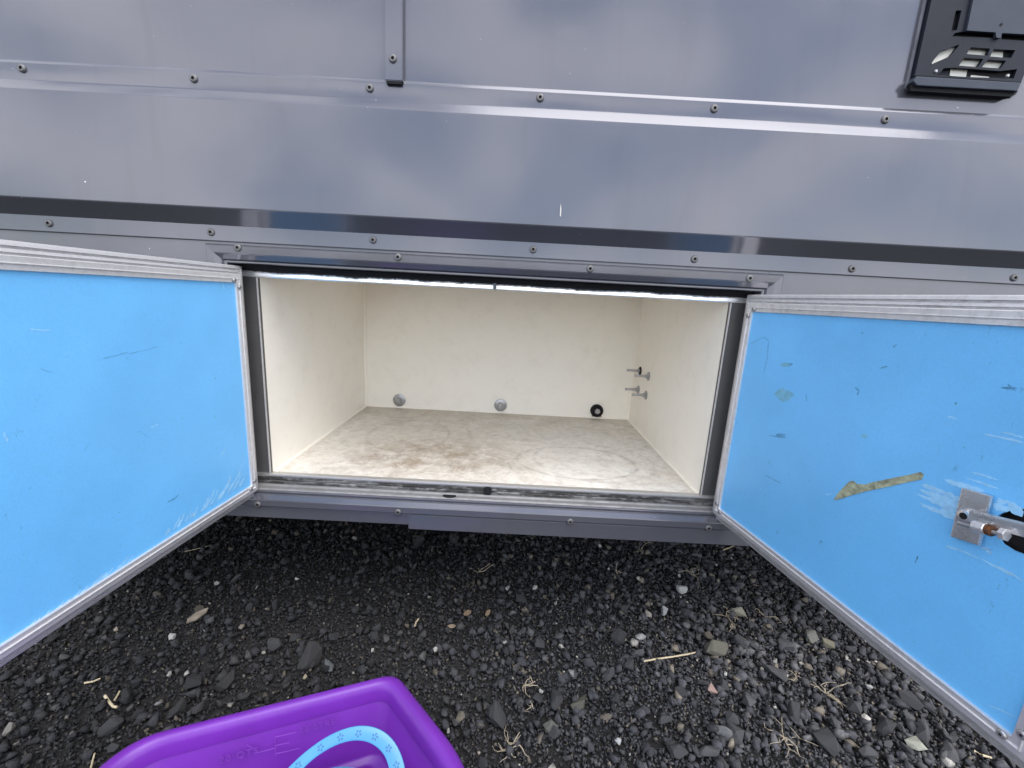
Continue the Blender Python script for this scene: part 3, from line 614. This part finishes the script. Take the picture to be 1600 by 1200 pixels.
# moulded graduation marks on the inside of the far wall
def wall_pt(s, z): k = (.172-z)/(.172-.088); t = .0255+.0165*k; w = A[:2]+e*s+mdir*t; return Vector((w[0], w[1], z))
W0 = wall_pt(EL/2, .17); wx = Vector((e[0], e[1], 0)); wup = (wall_pt(EL/2, .17)-wall_pt(EL/2, .10)).normalized(); wnn = wx.cross(wup).normalized()
if wnn.z < 0: wnn = -wnn
def on_wall(px, py): return Vector(on_plane(px, py, np.array(W0), np.array(wnn)))
def text_mesh(name, body, size, loc, parent, mat):
    cu = bpy.data.curves.new(name, 'FONT'); cu.body = body; cu.size = size; cu.extrude = .0006; cu.space_character = 1.25
    t = bpy.data.objects.new(name, cu); COL.objects.link(t)
    me = bpy.data.meshes.new_from_object(t.evaluated_get(bpy.context.evaluated_depsgraph_get())); bpy.data.objects.remove(t)
    me.materials.clear(); me.materials.append(mat)
    o = link(bpy.data.objects.new(name, me), parent); M = Matrix.Identity(4)
    for i in range(3): M[i][0], M[i][1], M[i][2], M[i][3] = wx[i], wup[i], wx.cross(wup)[i], loc[i]
    o.matrix_local = Matrix.Translation(-parent.location) @ M; return o
text_mesh('raised_lettering', '20 QTS.', .0125, on_wall(343, 1191)+wnn*.0022, tub, PURPLE_L)
text_mesh('raised_lettering', '20 LTRS', .0115, on_wall(468, 1144)+wnn*.0022, tub, PURPLE_L)
vs, fs = [], []
for a, b in (((398, 1176), (432, 1167)), ((430, 1150.5), (463, 1143)), ((430, 1164), (452, 1159)), ((430, 1177), (468, 1168)), ((430, 1150), (431, 1180)), ((386, 1163), (398, 1169))):
    tv, tf = tube_vf([on_wall(*a)+wnn*.0014, on_wall(*b)+wnn*.0014], [.0007, .0007], 5); kk = len(vs); vs += tv; fs += [tuple(i+kk for i in g) for g in tf]
o = obj('graduation_lines', vs, fs, PURPLE_L, tub); o.location = -tub.location

# light blue basket inside the tub
ZBK = 0.150
bk = on_z(536, 1199, ZBK); RB = .094
bc = np.array([bk[0]+.004, bk[1]-RB, 0])
basket = thing('basket', 'light blue plastic basket with flower punched handle inside the purple tub', 'basket', (float(bc[0]), float(bc[1]), .017))
def ringv(r, z, seg=40): return [(math.cos(2*math.pi*k/seg)*r, math.sin(2*math.pi*k/seg)*r, z-.017) for k in range(seg)]
lv = [(.055, .018), (.060, .020), (RB-.004, ZBK-.006), (RB, ZBK-.006), (RB+.001, ZBK), (RB-.003, ZBK+.001), (RB-.007, ZBK-.004), (.057, .024)]
vs = [p for r, z in lv for p in ringv(r, z)]
fs = [(a*40+k, a*40+(k+1) % 40, (a+1)*40+(k+1) % 40, (a+1)*40+k) for a in range(len(lv)-1) for k in range(40)] + [tuple(range(40)), tuple((len(lv)-1)*40+k for k in range(40))]
obj('bowl', vs, fs, LBLUE, basket, True)
top = on_z(563, 1134, .236)
hv = Vector(top-np.array([bc[0], bc[1], ZBK])); hx = Vector((1, .10, 0)).normalized()
hvn = (hv - hx*hv.dot(hx)); HB = hvn.length; hvn.normalize(); hn = hx.cross(hvn).normalized()
if hn.z < 0: hn = -hn
skew = hv.dot(hx)/HB
HA = RB+.002; BW = .0145
def hpt(ang, off, t): # elliptical arch band; off measured inwards
    a, b = HA-off, HB-off; x = math.cos(ang)*a; y = math.sin(ang)*b; return hx*(x+skew*y)+hvn*y+hn*t+Vector((0, 0, ZBK-.017))
vs, fs = [], []; NS = 44
for k in range(NS+1):
    a = math.pi*k/NS; bw = BW*(1+.55*max(0, abs(math.cos(a))-.55))
    for off, t in ((0, -.0022), (0, .0018), (.0015, .0026), (bw-.0015, .0026), (bw, .0018), (bw, -.0022)): vs.append(hpt(a, off, t))
for k in range(NS):
    for j in range(6): fs.append((k*6+j, k*6+(j+1) % 6, (k+1)*6+(j+1) % 6, (k+1)*6+j))
fs += [tuple(range(6)), tuple(NS*6+j for j in range(6))]
handle = obj('handle', vs, fs, LBLUE, basket, True)
for k, a in enumerate((math.radians(x) for x in (132, 117, 103, 89, 74, 58, 44))):
    vs, fs = [], []
    for pt in range(5):
        th = 2*math.pi*pt/5+.3*k; c = hpt(a, BW*.52, .0028); r0, r1 = .0011, .0042; b = len(vs)
        for rr, dw in ((r0, .1), (r1*.75, .40), (r1, .18), (r1, -.18), (r1*.75, -.40), (r0, -.1)): vs.append(c + hx*(math.cos(th+dw)*rr)+hvn*(math.sin(th+dw)*rr))
        fs.append(tuple(range(b, b+6)))
    obj('dark_flower_decal', vs, fs, DBLUE, handle)  # dark petals laid on the band, painted as shaded cutouts

# ------------------------------------------------------------------ gravel
def stone_mat(name, attr):
    m, N, L, B = new_mat(name)
    at = N.new('ShaderNodeAttribute'); at.attribute_name = 'tint'; at.attribute_type = attr
    n1 = noise(N, L, 130, 5, 0.7); n2 = noise(N, L, 500, 3, 0.7)
    mul = N.new('ShaderNodeMix'); mul.data_type = 'RGBA'; mul.blend_type = 'MULTIPLY'; mul.inputs['Factor'].default_value = 1.0
    L.new(at.outputs['Color'], mul.inputs['A']); L.new(ramp(N, L, n1, [(0.25, 0.5), (0.75, 1.45)]), mul.inputs['B'])
    L.new(mixc(N, L, math_n(N, L, 'MULTIPLY', ramp(N, L, n2, [(0.62, 0.0), (0.75, 1.0)]), 0.35), mul.outputs['Result'], (0.16, 0.15, 0.135)), B.inputs['Base Color'])
    B.inputs['Roughness'].default_value = 0.9; B.inputs['Specular IOR Level'].default_value = 0.2
    bump(N, L, B, math_n(N, L, 'MULTIPLY', n1, 0.0025), 0.7, 1.0)
    return m
STONE = stone_mat('crushed_stone', 'OBJECT'); STONES = stone_mat('crushed_stone_small', 'GEOMETRY')
def rock_template(npt, flat, seed, bev=0.0):
    r = np.random.default_rng(seed); p = r.normal(size=(npt, 3)); p /= np.linalg.norm(p, axis=1)[:, None]
    p *= r.uniform(.8, 1.0, (npt, 1)); p *= np.array([1.0, r.uniform(.6, .95), flat*r.uniform(.75, 1.2)])
    bm = bmesh.new()
    for c in p: bm.verts.new(c)
    bmesh.ops.convex_hull(bm, input=bm.verts[:])
    for vv in [w for w in bm.verts if not w.link_faces]: bm.verts.remove(vv)
    if bev: bmesh.ops.bevel(bm, geom=list(bm.edges), offset=bev, segments=1, affect='EDGES', clamp_overlap=True); bmesh.ops.triangulate(bm, faces=bm.faces[:])
    bm.verts.ensure_lookup_table()
    V = np.array([w.co[:] for w in bm.verts]); bm.verts.index_update(); F_ = np.array([[w.index for w in g.verts] for g in bm.faces]); bm.free()
    return V, F_
def tint():
    k = random.random()
    if k < .72: g = random.uniform(.030, .058); c = (g*.98, g*.98, g*1.09)
    elif k < .93: g = random.uniform(.05, .09); c = (g, g*.99, g*1.02)
    elif k < .994: g = random.uniform(.08, .14); c = (g, g*.88, g*.72)
    else: g = random.uniform(.2, .36); c = (g, g*.95, g*.87)
    return c
tubpoly = [tub_pt(p, .045, 0)[:2] for p in ring]
TP = np.array(tubpoly)
def in_tub(xy):
    x, y = xy[:, 0], xy[:, 1]; ins = np.zeros(len(xy), bool); j = len(TP)-1
    for i in range(len(TP)):
        c = ((TP[i, 1] > y) != (TP[j, 1] > y)) & (x < (TP[j, 0]-TP[i, 0])*(y-TP[i, 1])/(TP[j, 1]-TP[i, 1]+1e-12)+TP[i, 0]); ins ^= c; j = i
    return ins
def rand_rot(n):
    q_ = rng.normal(size=(n, 4)); q_[:, 1:3] *= 0.65; q_ /= np.linalg.norm(q_, axis=1)[:, None]
    w, x, y, z = q_.T
    return np.stack([np.stack([1-2*(y*y+z*z), 2*(x*y-z*w), 2*(x*z+y*w)], -1), np.stack([2*(x*y+z*w), 1-2*(x*x+z*z), 2*(y*z-x*w)], -1), np.stack([2*(x*z-y*w), 2*(y*z+x*w), 1-2*(x*x+y*y)], -1)], 1)
def scatter(n, box_, smin, smax, power, npt, zlo, zhi, seed):
    x0, x1, y0, y1 = box_
    xy = np.stack([rng.uniform(x0, x1, n), rng.uniform(y0, y1, n)], 1); xy = xy[~in_tub(xy)]; n = len(xy)
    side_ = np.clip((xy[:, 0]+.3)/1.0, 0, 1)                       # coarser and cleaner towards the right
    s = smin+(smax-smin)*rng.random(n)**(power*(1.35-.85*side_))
    T = [rock_template(npt, .78, seed+i) for i in range(24)]; pick = rng.integers(0, 24, n); Rm = rand_rot(n)
    z = rng.uniform(zlo, zhi, n)
    VS, FS, CS, off = [], [], [], 0
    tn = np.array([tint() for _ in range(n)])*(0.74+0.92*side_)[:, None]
    for t, (V, F_) in enumerate(T):
        ii = np.nonzero(pick == t)[0]
        if not len(ii): continue
        P = np.einsum('nij,vj->nvi', Rm[ii], V)*s[ii][:, None, None]*.5
        P[:, :, 0] += xy[ii, 0:1]; P[:, :, 1] += xy[ii, 1:2]; P[:, :, 2] += (z[ii]+s[ii]*.12)[:, None]
        k = len(V); FS.append((F_[None]+(np.arange(len(ii))*k)[:, None, None]+off).reshape(-1, 3)); VS.append(P.reshape(-1, 3)); off += len(ii)*k
        CS.append(np.repeat(tn[ii], k, 0))
    return np.concatenate(VS), np.concatenate(FS), np.concatenate(CS)
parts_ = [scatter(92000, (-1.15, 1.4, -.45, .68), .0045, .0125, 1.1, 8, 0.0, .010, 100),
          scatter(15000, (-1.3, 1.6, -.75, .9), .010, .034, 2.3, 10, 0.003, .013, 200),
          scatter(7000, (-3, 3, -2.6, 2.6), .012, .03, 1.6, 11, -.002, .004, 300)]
VS = np.concatenate([p[0] for p in parts_]); CS = np.concatenate([p[2] for p in parts_]); FS = []; k = 0
for p in parts_: FS.append(p[1]+k); k += len(p[0])
FS = np.concatenate(FS)
me = bpy.data.meshes.new('gravel'); me.vertices.add(len(VS)); me.vertices.foreach_set('co', VS.astype(np.float32).ravel())
me.loops.add(len(FS)*3); me.loops.foreach_set('vertex_index', FS.astype(np.int32).ravel()); me.polygons.add(len(FS))
me.polygons.foreach_set('loop_start', np.arange(0, len(FS)*3, 3, dtype=np.int32)); me.polygons.foreach_set('loop_total', np.full(len(FS), 3, np.int32))
ca = me.color_attributes.new('tint', 'FLOAT_COLOR', 'POINT'); ca.data.foreach_set('color', np.concatenate([CS, np.ones((len(CS), 1))], 1).astype(np.float32).ravel())
me.update(calc_edges=True); me.validate(); me.materials.append(STONES)
gv = link(bpy.data.objects.new('gravel', me), ground); gv['kind'] = 'stuff'

# the stones large enough to pick apart: children of the ground that share twelve shapes
BIG = []
for i in range(12):
    V, F_ = rock_template(13, .74, 900+i, 0.07 if i % 2 else 0.04); mm = bpy.data.meshes.new('stone'); mm.from_pydata(V.tolist(), [], F_.tolist()); mm.materials.append(STONE); mm.update(); BIG.append(mm)
def stone(name, x, y, size, col, rz=None, flat=1.0, elong=1.0):
    o = bpy.data.objects.new(name, random.choice(BIG)); s = size*.5
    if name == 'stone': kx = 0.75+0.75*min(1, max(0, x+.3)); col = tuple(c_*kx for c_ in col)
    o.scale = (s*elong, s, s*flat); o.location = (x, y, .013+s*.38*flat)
    o.rotation_euler = (random.gauss(0, .35), random.gauss(0, .35), random.uniform(0, 6.28) if rz is None else rz); o['tint'] = [float(c) for c in col]
    return link(o, ground)
def gz(px, py): p = on_z(px, py, .010); d = np.linalg.norm(p-CAM); return p, float(np.dot(p-CAM, AX_F))/F_PX
dark = lambda: (lambda g: (g, g*.99, g*1.05))(random.uniform(.035, .07))
cnt = 0
for px, py, w in ((485, 1033, 50), (812, 940, 24), (842, 1010, 22), (965, 1000, 34), (585, 1000, 22), (430, 1012, 26), (865, 1100, 36), (780, 1125, 42), (982, 1045, 24), (950, 1060, 26), (960, 1100, 26), (1037, 1130, 30), (1140, 1130, 36), (1145, 1155, 36), (975, 955, 24), (655, 852, 25), (707, 847, 22), (353, 1068, 40), (278, 1112, 30), (315, 1110, 30), (302, 1073, 32), (384, 1090, 24), (174, 1142, 38), (161, 1107, 24), (216, 1121, 18), (198, 1094, 30), (1230, 1015, 30), (1210, 1060, 34), (1330, 1110, 36), (1380, 1140, 34), (1290, 1165, 40), (1420, 1100, 34), (1440, 1150, 36), (1480, 1180, 34), (1165, 1100, 34), (1060, 1180, 34), (1105, 1180, 38), (1350, 1180, 38), (1240, 1120, 34), (1160, 1010, 30)):
    p, mpp = gz(px, py); stone('stone', p[0], p[1], w*mpp*1.0, dark(), elong=1.15); cnt += 1
for px, py, w, col in ((1115, 1019, 34, (.095, .092, .075)), (902, 1102, 30, (.085, .082, .068)), (892, 1057, 22, (.20, .20, .195)), (1000, 1000, 24, (.26, .255, .25)), (1268, 1001, 28, (.12, .118, .105)), (1290, 1010, 22, (.13, .12, .09)), (1155, 962, 22, (.16, .15, .12)), (1427, 1167, 26, (.26, .26, .22)), (860, 1140, 24, (.11, .11, .10)), (1130, 1150, 26, (.13, .13, .135)), (660, 1030, 18, (.12, .12, .12)), (512, 1046, 20, (.14, .15, .155))):
    p, mpp = gz(px, py); stone('stone', p[0], p[1], w*mpp*1.1, col, elong=1.2); cnt += 1
while cnt < 285:
    px = random.uniform(0, 1590); py = random.uniform(835, 1200)
    if random.random() > .30+.6*(px/1600): continue
    p, mpp = gz(px, py)
    if in_tub(np.array([p[:2]]))[0]: continue
    stone('stone', p[0], p[1], random.uniform(.016, .030), tint() if random.random() < .5 else dark(), elong=random.uniform(1, 1.35)); cnt += 1
W_ = (.55, .53, .49)
for px, py, w, col in ((465, 910, 9, W_), (792, 925, 12, (.42, .42, .43)), (835, 925, 11, W_), (582, 1023, 9, W_), (680, 1022, 9, W_), (1065, 928, 20, (.52, .52, .50)), (1037, 962, 20, (.5, .51, .52)), (1012, 967, 15, (.42, .38, .34)), (937, 858, 9, W_), (1112, 1086, 20, (.52, .36, .31)), (1132, 1060, 10, W_), (965, 1167, 12, (.6, .6, .6)), (747, 1185, 9, (.5, .41, .36)), (845, 1087, 8, W_), (413, 1027, 8, (.4, .38, .34)), (477, 1065, 9, (.48, .42, .30)), (1356, 1080, 13, (.6, .6, .58)), (270, 1002, 12, (.58, .56, .52)), (339, 918, 9, (.45, .43, .4)), (378, 987, 10, (.30, .26, .21)), (183, 990, 9, (.4, .34, .28)), (293, 1060, 9, (.55, .53, .5)), (248, 1107, 11, (.34, .34, .35)), (1210, 1040, 10, (.5, .49, .46)), (700, 1150, 8, (.45, .43, .4)), (997, 910, 8, W_), (1060, 905, 8, (.4, .4, .4)), (1118, 888, 7, (.45, .45, .45)), (788, 1010, 8, (.45, .44, .42)), (648, 1170, 8, W_)):
    p, mpp = gz(px, py); o = stone('pebble', p[0], p[1], w*mpp*1.05, tuple(c_*.72 for c_ in col)); o.location.z += .007

# dry roots, straw, chips
def tuft(px, py, size, n, label, seed, mat=ROOTM):
    r = random.Random(seed); p, mpp = gz(px, py); R_ = size*mpp*.5
    vs, fs = [], []
    for k in range(n):
        a = r.uniform(0, 6.28); ln = R_*r.uniform(.6, 1.45); pts = [Vector((0, 0, .004))]; d = Vector((math.cos(a), math.sin(a), r.uniform(.1, .7)))
        for j in range(6):
            d = (d+Vector((r.gauss(0, .45), r.gauss(0, .45), r.gauss(-.12, .3)))).normalized(); q_ = pts[-1]+d*ln/6; q_.z = max(q_.z, .003); pts.append(q_)
        w = r.uniform(.0008, .0016); tv, tf = tube_vf(pts, [w*(1-.1*j) for j in range(7)], 5); b = len(vs); vs += tv; fs += [tuple(i+b for i in g) for g in tf]
        if r.random() < .6:
            st_ = pts[3]; d2 = Vector((r.gauss(0, 1), r.gauss(0, 1), .3)).normalized(); tv, tf = tube_vf([st_, st_+d2*ln*.2, st_+d2*ln*.35+Vector((0, 0, -.002))], [w*.8, w*.6, w*.4], 5); b = len(vs); vs += tv; fs += [tuple(i+b for i in g) for g in tf]
    o = obj('dry_root', vs, fs, mat); o.location = (p[0], p[1], .009); return tag(o, label, 'root', 'dry roots on the gravel')
tuft(1290, 1085, 70, 9, 'large pale dry root tangle near the right door bottom edge', 1)
tuft(1225, 1155, 70, 7, 'dry root tangle at the bottom edge right of centre', 2)
tuft(795, 1165, 75, 8, 'dry root tangle just right of the purple tub', 3)
tuft(820, 1072, 55, 5, 'small dry root standing behind the tub tangle', 4)
tuft(1135, 965, 60, 7, 'thin dry root beside the upper right pale stone', 5)
tuft(1085, 900, 55, 6, 'dry root tuft under the right door hinge corner', 6)
tuft(1000, 862, 50, 6, 'dry root tuft just below the skirt right of centre', 7)
tuft(750, 895, 45, 4, 'thin dry root under the middle of the skirt', 8)
tuft(965, 900, 36, 4, 'small curled dry root midway under the skirt', 9)
tuft(1195, 965, 40, 4, 'wispy dry root against the right door lower frame', 10)
tuft(835, 1110, 50, 4, 'wispy dry root between tub and grey stones', 11)
tuft(1240, 1065, 44, 4, 'short dry root left of the large root tangle', 12)
tuft(840, 835, 40, 5, 'dry grass wisp at the skirt strip bottom edge', 13)
def stick(name, pts, rad, mat, label, cat, up=.016):
    P = [Vector(on_z(x, y, up)) for x, y in pts]; b = P[0].copy(); vs, fs = tube_vf([p-b for p in P], [rad*(1-.25*i/len(P)) for i in range(len(P))], 7)
    o = obj(name, vs, fs, mat, None, True); o.location = b; return tag(o, label, cat)
stick('straw_stem', [(1006, 1033), (1030, 1029), (1052, 1026), (1075, 1022), (1093, 1018)], .0020, STRAW, 'long pale straw stem lying on gravel at right', 'straw')
stick('twig', [(1130, 859), (1142, 855), (1153, 850)], .0024, STRAW, 'pale broken twig beneath the right door hinge corner', 'twig')
stick('twig', [(164, 1087), (170, 1096), (177, 1104), (183, 1105)], .0024, STRAW, 'bent pale twig left of the purple tub', 'twig')
stick('twig', [(179, 1094), (184, 1086), (187, 1080)], .0018, STRAW, 'short straight twig beside the bent twig', 'twig')
stick('twig', [(132, 1067), (145, 1065), (157, 1060)], .0018, STRAW, 'pale twig on gravel below the left door', 'twig')
stick('twig', [(1522, 1173), (1535, 1180), (1549, 1184)], .0022, STRAW, 'pale twig near the right door bottom corner', 'twig')
stick('twig', [(142, 1200), (145, 1188), (148, 1177)], .0014, STRAW, 'thin upright straw at the left edge of the tub', 'twig')
stick('twig', [(288, 862), (310, 857), (329, 852)], .0010, STRAW, 'thin straw below the left door frame', 'twig')
stick('twig', [(648, 978), (650, 972), (654, 967)], .0022, STRAW, 'tiny whitish chip of wood on dark gravel', 'twig')
def chip(px, py, w, h, rot_, label, mat):
    p, mpp = gz(px, py); c, s = math.cos(rot_), math.sin(rot_); a, b = w*mpp*.5, h*mpp*.5; base = [(-a, -b*.3), (-a*.3, -b), (a*.6, -b*.7), (a, b*.1), (a*.3, b), (-a*.7, b*.6)]
    vs = [(x*c-y*s, x*s+y*c, t+.002*math.sin(i)) for t in (0, .004) for i, (x, y) in enumerate(base)]
    fs = [tuple(range(5, -1, -1)), tuple(range(6, 12))]+[(i, (i+1) % 6, 6+(i+1) % 6, 6+i) for i in range(6)]
    o = obj('wood_chip', vs, fs, mat, None, False); o.location = (p[0], p[1], .013); o.rotation_euler = (.15, .1, 0); return tag(o, label, 'wood chip')
chip(309, 964, 32, 16, 1.05, 'tan pointed wood shard on gravel below the left door', simple_mat('tan_wood_chip', (.25, .21, .165), .8, 0, .3, 60))
chip(730, 960, 14, 9, .5, 'reddish wood chip in the middle of the gravel', WOODCHIP)
chip(762, 960, 12, 7, 1.1, 'brown wood chip right of the reddish chip', WOODCHIP)
chip(705, 981, 14, 7, .1, 'tan wood chip below the reddish chip', simple_mat('pale_wood_chip', (.36, .28, .19), .8, 0, .3, 60))
